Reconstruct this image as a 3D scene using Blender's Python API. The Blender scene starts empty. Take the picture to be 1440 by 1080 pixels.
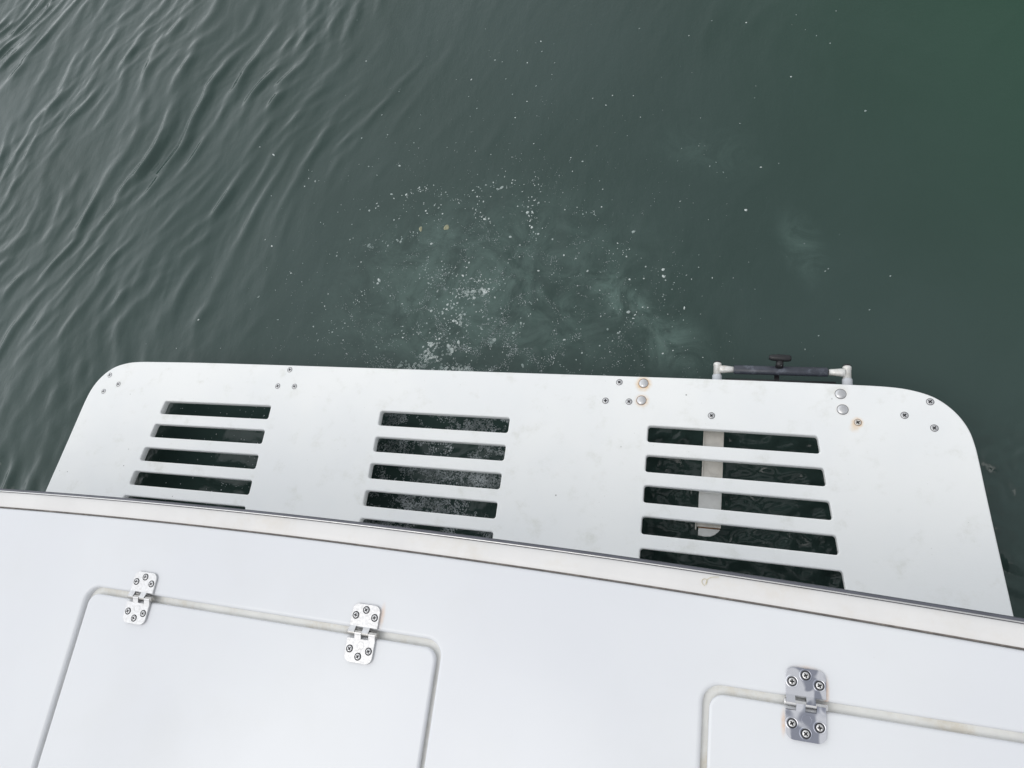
import bpy, bmesh, math, random
import numpy as np
from mathutils import Matrix, Vector, noise

random.seed(7)
rng = np.random.default_rng(11)
scene = bpy.context.scene
R = math.radians

# ------------------------------------------------------------------ camera
cam_d = bpy.data.cameras.new("camera")
cam = bpy.data.objects.new("camera", cam_d)
scene.collection.objects.link(cam)
rot = Matrix(((0.955488, -0.035891, 0.292838),
              (0.129505, 0.942858, -0.306997),
              (-0.265086, 0.331256, 0.905538)))
cam.matrix_world = Matrix.Translation((0.66196, -0.43101, 1.52489)) @ rot.to_4x4()
cam_d.sensor_width = 36.0
cam_d.lens = 957.0 / 1440.0 * 36.0
cam_d.clip_start = 0.02
cam_d.clip_end = 3000
scene.camera = cam

# ------------------------------------------------------------------ sky, sun, exposure
SUN_EL, SUN_AZ = 60.0, 222.0           # azimuth clockwise from +Y
world = bpy.data.worlds.new("World")
scene.world = world
world.use_nodes = True
wn = world.node_tree
wn.nodes.clear()
w_out = wn.nodes.new("ShaderNodeOutputWorld")
w_bg = wn.nodes.new("ShaderNodeBackground")
w_sky = wn.nodes.new("ShaderNodeTexSky")
w_sky.sky_type = 'NISHITA'
w_sky.sun_disc = False
w_sky.sun_elevation = R(SUN_EL)
w_sky.sun_rotation = R(SUN_AZ)
w_sky.air_density = 1.0
w_sky.dust_density = 3.0
w_sky.ozone_density = 1.0
w_hs = wn.nodes.new("ShaderNodeHueSaturation")
w_hs.inputs['Saturation'].default_value = 0.28
wn.links.new(w_sky.outputs[0], w_hs.inputs['Color'])
wn.links.new(w_hs.outputs[0], w_bg.inputs['Color'])
w_bg.inputs['Strength'].default_value = 0.13
# a bright, soft layer of cloud over that sky, with brightness added low on the left for the ripples to reflect
w_tc = wn.nodes.new("ShaderNodeTexCoord")
w_nz = wn.nodes.new("ShaderNodeTexNoise"); w_nz.inputs['Scale'].default_value = 2.6; w_nz.inputs['Detail'].default_value = 4
wn.links.new(w_tc.outputs['Generated'], w_nz.inputs['Vector'])
w_r = wn.nodes.new("ShaderNodeMapRange")
for i, v in ((1, 0.3), (2, 0.7), (3, 0.78), (4, 1.0)): w_r.inputs[i].default_value = v
wn.links.new(w_nz.outputs['Fac'], w_r.inputs[0])
w_dot = wn.nodes.new("ShaderNodeVectorMath"); w_dot.operation = 'DOT_PRODUCT'
w_dot.inputs[1].default_value = (-0.86, 0.42, 0.28)
wn.links.new(w_tc.outputs['Generated'], w_dot.inputs[0])
w_g = wn.nodes.new("ShaderNodeMapRange"); w_g.interpolation_type = 'SMOOTHSTEP'
for i, v in ((1, 0.35), (2, 1.0), (3, 1.0), (4, 2.3)): w_g.inputs[i].default_value = v
wn.links.new(w_dot.outputs['Value'], w_g.inputs[0])
w_m = wn.nodes.new("ShaderNodeMath"); w_m.operation = 'MULTIPLY'
wn.links.new(w_r.outputs[0], w_m.inputs[0]); wn.links.new(w_g.outputs[0], w_m.inputs[1])
w_cl = wn.nodes.new("ShaderNodeBackground"); w_cl.inputs['Color'].default_value = (0.94, 0.97, 1.0, 1)
wn.links.new(w_m.outputs[0], w_cl.inputs['Strength'])
w_mx = wn.nodes.new("ShaderNodeMixShader"); w_mx.inputs[0].default_value = 0.62
wn.links.new(w_bg.outputs[0], w_mx.inputs[1]); wn.links.new(w_cl.outputs[0], w_mx.inputs[2])
wn.links.new(w_mx.outputs[0], w_out.inputs['Surface'])

sun_d = bpy.data.lights.new("sun", 'SUN')
sun_d.energy = 0.5
sun_d.angle = R(35)
sun_d.color = (1.0, 0.97, 0.93)
sun = bpy.data.objects.new("sun", sun_d)
scene.collection.objects.link(sun)
sdir = Vector((math.sin(R(SUN_AZ)) * math.cos(R(SUN_EL)), math.cos(R(SUN_AZ)) * math.cos(R(SUN_EL)), math.sin(R(SUN_EL))))
sun.rotation_euler = sdir.to_track_quat('Z', 'Y').to_euler()

scene.view_settings.view_transform = 'Standard'
scene.view_settings.look = 'None'
scene.view_settings.exposure = 0.05
scene.view_settings.gamma = 1.0
scene.render.engine = 'CYCLES'
scene.cycles.max_bounces = 8

WZ = -0.15                             # water level; platform top is z = 0
def onw(x, y):                         # drift of everything afloat with the chosen water level
    return 0.662 + (x - 0.662) * 0.960, -0.431 + (y + 0.431) * 0.960

# ------------------------------------------------------------------ material helpers
def nmat(name):
    m = bpy.data.materials.new(name)
    m.use_nodes = True
    return m, m.node_tree.nodes, m.node_tree.links, m.node_tree.nodes["Principled BSDF"]

def N(nodes, kind, **kw):
    n = nodes.new(kind)
    for k, v in kw.items():
        setattr(n, k, v)
    return n

def math_node(nodes, links, op, a, b=None, c=None, clamp=False):
    n = nodes.new("ShaderNodeMath"); n.operation = op; n.use_clamp = clamp
    for i, v in enumerate((a, b, c)):
        if v is None: continue
        if isinstance(v, (int, float)): n.inputs[i].default_value = v
        else: links.new(v, n.inputs[i])
    return n.outputs[0]

def mix_col(nodes, links, fac, a, b, mode='MIX'):
    n = nodes.new("ShaderNodeMix"); n.data_type = 'RGBA'; n.blend_type = mode
    if isinstance(fac, (int, float)): n.inputs[0].default_value = fac
    else: links.new(fac, n.inputs[0])
    for i, v in ((6, a), (7, b)):
        if isinstance(v, tuple): n.inputs[i].default_value = (*v, 1)
        else: links.new(v, n.inputs[i])
    return n.outputs[2]

def noise_tex(nodes, links, vec, scale, detail=3, rough=0.5, dist=0.0):
    n = nodes.new("ShaderNodeTexNoise")
    n.inputs['Scale'].default_value = scale
    n.inputs['Detail'].default_value = detail
    n.inputs['Roughness'].default_value = rough
    n.inputs['Distortion'].default_value = dist
    links.new(vec, n.inputs['Vector'])
    return n.outputs['Fac']

def ramp(nodes, links, v, lo, hi, a=0.0, b=1.0):
    n = nodes.new("ShaderNodeMapRange"); n.clamp = True
    n.interpolation_type = 'SMOOTHSTEP'
    links.new(v, n.inputs[0])
    n.inputs[1].default_value = lo; n.inputs[2].default_value = hi
    n.inputs[3].default_value = a; n.inputs[4].default_value = b
    return n.outputs[0]

def world_pos(nodes):
    return nodes.new("ShaderNodeNewGeometry").outputs['Position']

def spot(nodes, links, pos, c, rx, ry=None, ang=0.0):
    """soft round mask around a point of the object, 1 at its centre"""
    mp = nodes.new("ShaderNodeMapping"); mp.vector_type = 'TEXTURE'
    mp.inputs['Location'].default_value = (*c, 0) if len(c) == 2 else c
    mp.inputs['Rotation'].default_value = (0, 0, ang)
    mp.inputs['Scale'].default_value = (rx, ry or rx, 1000.0)
    links.new(pos, mp.inputs['Vector'])
    ln = nodes.new("ShaderNodeVectorMath"); ln.operation = 'LENGTH'
    links.new(mp.outputs[0], ln.inputs[0])
    return ramp(nodes, links, ln.outputs['Value'], 0.0, 1.0, 1.0, 0.0)

def specks(nodes, links, pos, scale, thr, soft=0.02, seed=0.0):
    """small irregular dirt specks"""
    mp = nodes.new("ShaderNodeMapping"); mp.inputs['Location'].default_value = (seed, seed * 1.7, seed)
    links.new(pos, mp.inputs['Vector'])
    v = nodes.new("ShaderNodeTexVoronoi"); v.inputs['Scale'].default_value = scale
    v.inputs['Randomness'].default_value = 1.0
    links.new(mp.outputs[0], v.inputs['Vector'])
    near = ramp(nodes, links, v.outputs['Distance'], 0.03, 0.09, 1.0, 0.0)
    sep = nodes.new("ShaderNodeSeparateColor"); links.new(v.outputs['Color'], sep.inputs[0])
    keep = ramp(nodes, links, sep.outputs[0], thr, thr + soft)
    return math_node(nodes, links, 'MULTIPLY', near, keep)

# white polyethylene of the platform, with dirt and the rust that bleeds from the bolts
def mat_platform():
    m, n, l, p = nmat("white_polyethylene")
    pos = world_pos(n)
    big = noise_tex(n, l, pos, 3.0, 3, 0.55)
    col = mix_col(n, l, ramp(n, l, big, 0.35, 0.65), (0.84, 0.85, 0.845), (0.88, 0.885, 0.87))
    grime = noise_tex(n, l, pos, 14.0, 6, 0.7)
    col = mix_col(n, l, ramp(n, l, grime, 0.52, 0.80, 0, 0.5), col, (0.60, 0.60, 0.53))
    sp = specks(n, l, pos, 36, 0.93, 0.02, 1.3)
    col = mix_col(n, l, math_node(n, l, 'MULTIPLY', sp, 0.75), col, (0.16, 0.15, 0.13))
    sp2 = specks(n, l, pos, 90, 0.93, 0.03, 5.1)
    col = mix_col(n, l, math_node(n, l, 'MULTIPLY', sp2, 0.45), col, (0.25, 0.24, 0.2))
    wob = noise_tex(n, l, pos, 120.0, 3, 0.6)
    for (c, r, a) in (((0.4895, 0.0985), 0.024, 1.0), ((0.489, 0.057), 0.021, 0.75), ((0.9101, 0.0914), 0.017, 0.18),
                      ((0.9136, 0.0562), 0.018, 0.18), ((0.9415, 0.0285), 0.016, 0.85), ((0.936, 0.017), 0.014, 0.3)):
        s = spot(n, l, pos, c, r)
        s = math_node(n, l, 'MULTIPLY', s, ramp(n, l, wob, 0.3, 0.7, 0.45, 1.0))
        s = math_node(n, l, 'MULTIPLY', s, a * 1.5, clamp=True)
        col = mix_col(n, l, s, col, (0.78, 0.47, 0.16))
    l.new(col, p.inputs['Base Color'])
    p.inputs['Roughness'].default_value = 0.5
    p.inputs['Specular IOR Level'].default_value = 0.35
    b = N(n, "ShaderNodeBump"); b.inputs['Strength'].default_value = 0.10; b.inputs['Distance'].default_value = 0.002
    l.new(noise_tex(n, l, pos, 260.0, 3, 0.6), b.inputs['Height']); l.new(b.outputs[0], p.inputs['Normal'])
    return m

def mat_gelcoat():
    m, n, l, p = nmat("white_gelcoat")
    pos = world_pos(n)
    big = noise_tex(n, l, pos, 2.2, 3, 0.5)
    col = mix_col(n, l, ramp(n, l, big, 0.35, 0.65), (0.69, 0.70, 0.725), (0.725, 0.735, 0.75))
    sp = specks(n, l, pos, 42, 0.965, 0.02, 2.3)
    col = mix_col(n, l, math_node(n, l, 'MULTIPLY', sp, 0.6), col, (0.25, 0.22, 0.18))
    sm = noise_tex(n, l, pos, 6.0, 4, 0.6)
    col = mix_col(n, l, ramp(n, l, sm, 0.42, 0.85, 0, 0.22), col, (0.62, 0.62, 0.60))
    wob = noise_tex(n, l, pos, 90.0, 3, 0.6)
    for (c, rx, ry, a) in (((0.7915, -0.480), 0.0045, 0.024, 0.5), ((0.7455, -0.518), 0.004, 0.020, 0.5), ((0.2195, -0.468), 0.006, 0.022, 0.45),
                           ((0.77, -0.457), 0.02, 0.006, 0.3)):
        s = spot(n, l, pos, c, rx, ry)
        s = math_node(n, l, 'MULTIPLY', s, ramp(n, l, wob, 0.3, 0.7, 0.5, 1.0))
        s = math_node(n, l, 'MULTIPLY', s, a * 1.4, clamp=True)
        col = mix_col(n, l, s, col, (0.75, 0.46, 0.26))
    l.new(col, p.inputs['Base Color'])
    l.new(ramp(n, l, noise_tex(n, l, pos, 4.0, 1.5, 0.5), 0.3, 0.7, 0.16, 0.27), p.inputs['Roughness'])
    p.inputs['Specular IOR Level'].default_value = 0.45
    b = N(n, "ShaderNodeBump"); b.inputs['Strength'].default_value = 0.25; b.inputs['Distance'].default_value = 0.004
    l.new(noise_tex(n, l, pos, 7.0, 2, 0.4), b.inputs['Height']); l.new(b.outputs[0], p.inputs['Normal'])
    return m

def simple(name, col, rough=0.5, metal=0.0, var=0.12, scale=60.0, bump=0.0, coat=0.0, dirt=None, dirt_amt=0.0):
    m, n, l, p = nmat(name)
    pos = world_pos(n)
    f = noise_tex(n, l, pos, scale, 4, 0.6)
    c2 = tuple(c * (1 - var) for c in col)
    c = mix_col(n, l, ramp(n, l, f, 0.3, 0.7), col, c2)
    if dirt:
        d = noise_tex(n, l, pos, scale * 0.6, 6, 0.75)
        c = mix_col(n, l, ramp(n, l, d, 0.5, 0.72, 0, dirt_amt), c, dirt)
    l.new(c, p.inputs['Base Color'])
    p.inputs['Metallic'].default_value = metal
    rr = ramp(n, l, f, 0.3, 0.7, rough * 0.85, min(1, rough * 1.2)); l.new(rr, p.inputs['Roughness'])
    if coat: p.inputs['Coat Weight'].default_value = coat
    if bump:
        b = N(n, "ShaderNodeBump"); b.inputs['Strength'].default_value = bump; b.inputs['Distance'].default_value = 0.001
        l.new(f, b.inputs['Height']); l.new(b.outputs[0], p.inputs['Normal'])
    return m

M = {}
M['poly'] = mat_platform()
M['gel'] = mat_gelcoat()
M['gutter'] = simple("gutter_cream", (0.82, 0.815, 0.78), 0.55, 0, 0.10, 25, 0.1, dirt=(0.62, 0.54, 0.40), dirt_amt=0.5)
M['strip'] = simple("rail_cream_vinyl", (0.735, 0.72, 0.705), 0.5, 0, 0.05, 12, 0.05, dirt=(0.62, 0.55, 0.45), dirt_amt=0.30)
M['caulk'] = simple("caulk_brown", (0.17, 0.15, 0.135), 0.8, 0, 0.3, 80, 0.0, dirt=(0.45, 0.4, 0.34), dirt_amt=0.5)
M['rail_dark'] = simple("rail_grey_rubber", (0.115, 0.118, 0.14), 0.40, 0, 0.2, 30, 0.05)
M['steel'] = simple("brushed_steel", (0.72, 0.71, 0.70), 0.30, 1, 0.12, 200, 0.05)
M['steel_matt'] = simple("matt_steel", (0.66, 0.66, 0.665), 0.42, 1, 0.14, 300, 0.12, dirt=(0.48, 0.46, 0.43), dirt_amt=0.4)
def mat_chrome():
    m, n, l, p = nmat("polished_steel")
    pos = world_pos(n)
    dark_refl = ramp(n, l, noise_tex(n, l, pos, 38.0, 1.5, 0.45, 0.6), 0.47, 0.57)  # dark patches painted into the steel colour to stand in for a reflection
    l.new(mix_col(n, l, dark_refl, (0.70, 0.70, 0.73), (0.30, 0.31, 0.36)), p.inputs['Base Color'])
    p.inputs['Metallic'].default_value = 1.0
    l.new(ramp(n, l, noise_tex(n, l, pos, 300.0, 3), 0.3, 0.7, 0.06, 0.16), p.inputs['Roughness'])
    return m
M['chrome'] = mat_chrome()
M['grime'] = simple("grime_black", (0.015, 0.015, 0.017), 0.7, 0, 0.3, 200)
M['ringdirt'] = simple('ring_dirt', (0.13, 0.13, 0.13), 0.7, 0, 0.3, 200)
M['rust'] = simple("rust", (0.30, 0.14, 0.05), 0.8, 0, 0.4, 150)
M['fitting'] = simple('fitting_off_white_metal', (0.80, 0.79, 0.76), 0.45, 0.35, 0.08, 120, 0.05, dirt=(0.45, 0.36, 0.26), dirt_amt=0.5)
M['rubber'] = simple("black_rubber", (0.050, 0.056, 0.074), 0.36, 0, 0.3, 60, 0.3, dirt=(0.15, 0.165, 0.20), dirt_amt=0.9)
M['plastic_black'] = simple("black_plastic", (0.014, 0.014, 0.016), 0.4, 0, 0.2, 60)
M['pvc'] = simple("grey_plastic", (0.56, 0.58, 0.61), 0.45, 0, 0.1, 60, 0.05, dirt=(0.4, 0.36, 0.28), dirt_amt=0.4)
M['alu'] = simple("aluminium", (0.72, 0.69, 0.635), 0.5, 0.35, 0.14, 40, 0.1, dirt=(0.42, 0.38, 0.33), dirt_amt=0.5)
M['white_plate'] = simple("white_painted_plate", (0.76, 0.76, 0.74), 0.45, 0.0, 0.08, 40, 0.05, dirt=(0.5, 0.46, 0.38), dirt_amt=0.3)
M['pin'] = simple("pin_steel", (0.5, 0.49, 0.47), 0.4, 1, 0.2, 200)
M['under'] = simple("antifouling", (0.02, 0.025, 0.03), 0.7, 0, 0.2, 10)

# ------------------------------------------------------------------ object helpers
ORG = {}
def place(o, parent, org):
    org = Vector(org)
    ORG[o.name] = org
    o.location = org - (ORG[parent.name] if parent else Vector((0, 0, 0)))
    if parent: o.parent = parent

def link_mesh(name, me, mats, parent=None, org=(0, 0, 0)):
    o = bpy.data.objects.new(name, me)
    scene.collection.objects.link(o)
    for m in (mats if isinstance(mats, (list, tuple)) else [mats]):
        if m is not None and m.name not in [x.name for x in me.materials if x]: me.materials.append(m)
    place(o, parent, org)
    return o

def bm_obj(name, bm, mats, parent=None, org=(0, 0, 0), smooth=False):
    me = bpy.data.meshes.new(name)
    bm.normal_update(); bm.to_mesh(me); bm.free()
    if smooth:
        me.polygons.foreach_set('use_smooth', [True] * len(me.polygons))
    return link_mesh(name, me, mats, parent, org)

def empty(name, org, parent=None):
    o = bpy.data.objects.new(name, None)
    o.empty_display_size = 0.05
    scene.collection.objects.link(o)
    place(o, parent, org)
    return o

def slab(name, outlines, z0, z1, bev, mats, parent=None, org=(0, 0, 0), res=3):
    """flat plate between z0 and z1 with rounded edges; outlines[0] outer, others are holes"""
    cu = bpy.data.curves.new(name + "_c", 'CURVE'); cu.dimensions = '2D'; cu.fill_mode = 'BOTH'
    for pts in outlines:
        s = cu.splines.new('POLY'); s.points.add(len(pts) - 1); s.use_cyclic_u = True
        for i, p in enumerate(pts): s.points[i].co = (p[0] - org[0], p[1] - org[1], 0, 1)
    h = (z1 - z0) / 2
    cu.extrude = max(h - bev, 0.0001); cu.bevel_depth = bev; cu.bevel_resolution = res; cu.offset = -bev
    tmp = bpy.data.objects.new("tmp", cu); scene.collection.objects.link(tmp)
    dg = bpy.context.evaluated_depsgraph_get(); dg.update()
    me = bpy.data.meshes.new_from_object(tmp.evaluated_get(dg))
    bpy.data.objects.remove(tmp)
    me.name = name
    zc = (z0 + z1) / 2 - org[2]
    for v in me.vertices: v.co.z += zc
    me.materials.clear()
    return link_mesh(name, me, mats, parent, org)

def rrect(x0, y0, x1, y1, r, n=6):
    out = []
    for cx, cy, a0 in ((x1 - r, y1 - r, 0), (x0 + r, y1 - r, 90), (x0 + r, y0 + r, 180), (x1 - r, y0 + r, 270)):
        for k in range(n + 1):
            a = R(a0 + 90 * k / n); out.append((cx + r * math.cos(a), cy + r * math.sin(a)))
    return out

def round_poly(pts, r, n=5):
    out = []; L = len(pts)
    for i in range(L):
        p = Vector(pts[i]).to_2d(); a = (Vector(pts[i - 1]).to_2d() - p); b = (Vector(pts[(i + 1) % L]).to_2d() - p)
        a.normalize(); b.normalize()
        ang = a.angle(b); d = r / math.tan(ang / 2)
        c = p + (a + b).normalized() * (r / math.sin(ang / 2))
        s = p + a * d - c; e = p + b * d - c
        a0 = math.atan2(s.y, s.x); a1 = math.atan2(e.y, e.x)
        dl = (a1 - a0 + math.pi) % (2 * math.pi) - math.pi
        for k in range(n + 1):
            t = a0 + dl * k / n; out.append((c.x + r * math.cos(t), c.y + r * math.sin(t)))
    return out

def tube(bm, p0, p1, r0, r1=None, seg=20, cap=True, mi=0):
    r1 = r0 if r1 is None else r1
    p0 = Vector(p0); p1 = Vector(p1); d = (p1 - p0).normalized()
    q = d.to_track_quat('Z', 'Y')
    rings = []
    for p, r in ((p0, r0), (p1, r1)):
        rings.append([bm.verts.new(p + q @ Vector((r * math.cos(2 * math.pi * k / seg), r * math.sin(2 * math.pi * k / seg), 0))) for k in range(seg)])
    for k in range(seg):
        f = bm.faces.new((rings[0][k], rings[0][(k + 1) % seg], rings[1][(k + 1) % seg], rings[1][k])); f.smooth = True; f.material_index = mi
    if cap:
        f = bm.faces.new(list(reversed(rings[0]))); f.material_index = mi
        f = bm.faces.new(rings[1]); f.material_index = mi

def lathe_tube(bm, p0, axis, prof, seg=24, mi=0):
    """prof: (distance along axis, radius)"""
    p0 = Vector(p0); axis = Vector(axis).normalized(); q = axis.to_track_quat('Z', 'Y')
    rings = []
    for t, r in prof:
        rings.append([bm.verts.new(p0 + axis * t + q @ Vector((r * math.cos(2 * math.pi * k / seg), r * math.sin(2 * math.pi * k / seg), 0))) for k in range(seg)])
    for a, b in zip(rings, rings[1:]):
        for k in range(seg):
            f = bm.faces.new((a[k], a[(k + 1) % seg], b[(k + 1) % seg], b[k])); f.smooth = True; f.material_index = mi
    f = bm.faces.new(list(reversed(rings[0]))); f.material_index = mi
    f = bm.faces.new(rings[-1]); f.material_index = mi

def box(bm, x0, y0, z0, x1, y1, z1, bev=0.0, mi=0):
    r = bmesh.ops.create_cube(bm, size=1.0)
    for v in r['verts']:
        v.co = Vector(((x0 + x1) / 2 + v.co.x * (x1 - x0), (y0 + y1) / 2 + v.co.y * (y1 - y0), (z0 + z1) / 2 + v.co.z * (z1 - z0)))
    fs = {f for v in r['verts'] for f in v.link_faces}
    for f in fs: f.material_index = mi
    if bev:
        es = list({e for v in r['verts'] for e in v.link_edges})
        bmesh.ops.bevel(bm, geom=es, offset=bev, segments=2, affect='EDGES', profile=0.5)

def arc_y(x, base, k=0.0285):
    return base - k * x * x

def sweep_arc(name, prof, base, mats, parent, x0=-1.5, x1=1.5, n=120, smooth=True, mis=None):
    """profile of (u outward, z) swept along the curved edge of the transom"""
    bm = bmesh.new(); rings = []
    for i in range(n + 1):
        x = x0 + (x1 - x0) * i / n
        y = arc_y(x, base); s = -2 * 0.0285 * x
        nrm = Vector((-s, 1)).normalized()
        rings.append([bm.verts.new((x + nrm.x * u, y + nrm.y * u, z)) for u, z in prof])
    m = len(prof)
    for a, b in zip(rings, rings[1:]):
        for k in range(m):
            f = bm.faces.new((a[k], a[(k + 1) % m], b[(k + 1) % m], b[k])); f.smooth = smooth
    bm.faces.new(rings[0]); bm.faces.new(list(reversed(rings[-1])))
    bmesh.ops.recalc_face_normals(bm, faces=bm.faces)
    return bm_obj(name, bm, mats, parent)

# ------------------------------------------------------------------ screw, bolt meshes
def screw_mesh(name, r, dome, mats, ring=1.14):
    """pan head with a Phillips recess (material 1) and the dark gap round it"""
    bm = bmesh.new()
    nr, na = 12, 48
    arm, wid, dep = 0.64 * r, 0.17 * r, 0.34 * r
    def inside(x, y): return (abs(x) < arm and abs(y) < wid) or (abs(y) < arm and abs(x) < wid)
    c = bm.verts.new((0, 0, 0.0002)); prev = None
    for i in range(1, nr + 1):
        rr = r * i / nr; ring_v = []
        for k in range(na):
            a = 2 * math.pi * k / na; x, y = rr * math.cos(a), rr * math.sin(a)
            z = dome * (1 - 0.85 * (rr / r) ** 6)
            if inside(x, y): z = 0.0002
            ring_v.append(bm.verts.new((x, y, z)))
        for k in range(na):
            k2 = (k + 1) % na
            if prev is None: f = bm.faces.new((c, ring_v[k], ring_v[k2]))
            else: f = bm.faces.new((prev[k], ring_v[k], ring_v[k2], prev[k2]))
            ctr = f.calc_center_median()
            f.material_index = 1 if inside(ctr.x, ctr.y) else 0
            f.smooth = not inside(ctr.x * 0.97, ctr.y * 0.97)
        prev = ring_v
    low = [bm.verts.new((r * math.cos(2 * math.pi * k / na), r * math.sin(2 * math.pi * k / na), -0.0010)) for k in range(na)]
    for k in range(na):
        bm.faces.new((prev[k], low[k], low[(k + 1) % na], prev[(k + 1) % na]))
    if ring:
        a0 = [bm.verts.new((r * 0.98 * math.cos(2 * math.pi * k / na), r * 0.98 * math.sin(2 * math.pi * k / na), 0.00018)) for k in range(na)]
        a1 = [bm.verts.new((r * ring * math.cos(2 * math.pi * k / na), r * ring * math.sin(2 * math.pi * k / na), 0.00018)) for k in range(na)]
        for k in range(na):
            f = bm.faces.new((a0[k], a1[k], a1[(k + 1) % na], a0[(k + 1) % na])); f.material_index = 2
    me = bpy.data.meshes.new(name); bm.normal_update(); bm.to_mesh(me); bm.free()
    for m in mats: me.materials.append(m)
    return me

def bolt_mesh(name, r, h, mats):
    bm = bmesh.new(); na = 40
    prof = [(0.0, h), (0.25, h * 0.985), (0.5, h * 0.9), (0.72, h * 0.72), (0.88, h * 0.45), (0.97, h * 0.2), (1.0, 0.0)]
    c = bm.verts.new((0, 0, h)); prev = None
    for t, z in prof[1:]:
        cur = [bm.verts.new((r * t * math.cos(2 * math.pi * k / na), r * t * math.sin(2 * math.pi * k / na), z)) for k in range(na)]
        for k in range(na):
            k2 = (k + 1) % na
            f = bm.faces.new((c, cur[k], cur[k2]) if prev is None else (prev[k], cur[k], cur[k2], prev[k2])); f.smooth = True
        prev = cur
    a1 = [bm.verts.new((r * 1.07 * math.cos(2 * math.pi * k / na), r * 1.07 * math.sin(2 * math.pi * k / na), 0.0003)) for k in range(na)]
    a0 = [bm.verts.new((r * 0.97 * math.cos(2 * math.pi * k / na), r * 0.97 * math.sin(2 * math.pi * k / na), 0.0003)) for k in range(na)]
    for k in range(na):
        f = bm.faces.new((a0[k], a1[k], a1[(k + 1) % na], a0[(k + 1) % na])); f.material_index = 1
    me = bpy.data.meshes.new(name); bm.normal_update(); bm.to_mesh(me); bm.free()
    for m in mats: me.materials.append(m)
    return me

def add_copy(me, name, parent, org, rz=0.0, label=None):
    o = bpy.data.objects.new(name, me); scene.collection.objects.link(o)
    place(o, parent, org); o.rotation_euler = (0, 0, rz)
    if label: o['label'] = label
    return o

# ================================================================== WATER
def geo_axis(lo, hi, step, far, g=1.16):
    mid = list(np.arange(lo, hi + step * 0.5, step))
    s = step; a = []; x = hi
    while x < far: s *= g; x += s; a.append(x)
    s = step; b = []; x = lo
    while x > -far: s *= g; x -= s; b.append(x)
    return np.array(b[::-1] + mid + a)

def waves(X, Y, n, lam, ang, spread, seed, power=0.0):
    r = np.random.default_rng(seed); H = np.zeros_like(X)
    for _ in range(n):
        L = math.exp(r.uniform(math.log(lam[0]), math.log(lam[1])))
        a = math.radians(ang + r.normal() * spread); k = 2 * math.pi / L
        amp = (L / lam[1]) ** (1.0 + power)
        H += amp * np.sin(k * (X * math.cos(a) + Y * math.sin(a)) + r.uniform(0, 6.283))
    return H / math.sqrt(n / 2)

def smooth01(v): v = np.clip(v, 0, 1); return v * v * (3 - 2 * v)

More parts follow.
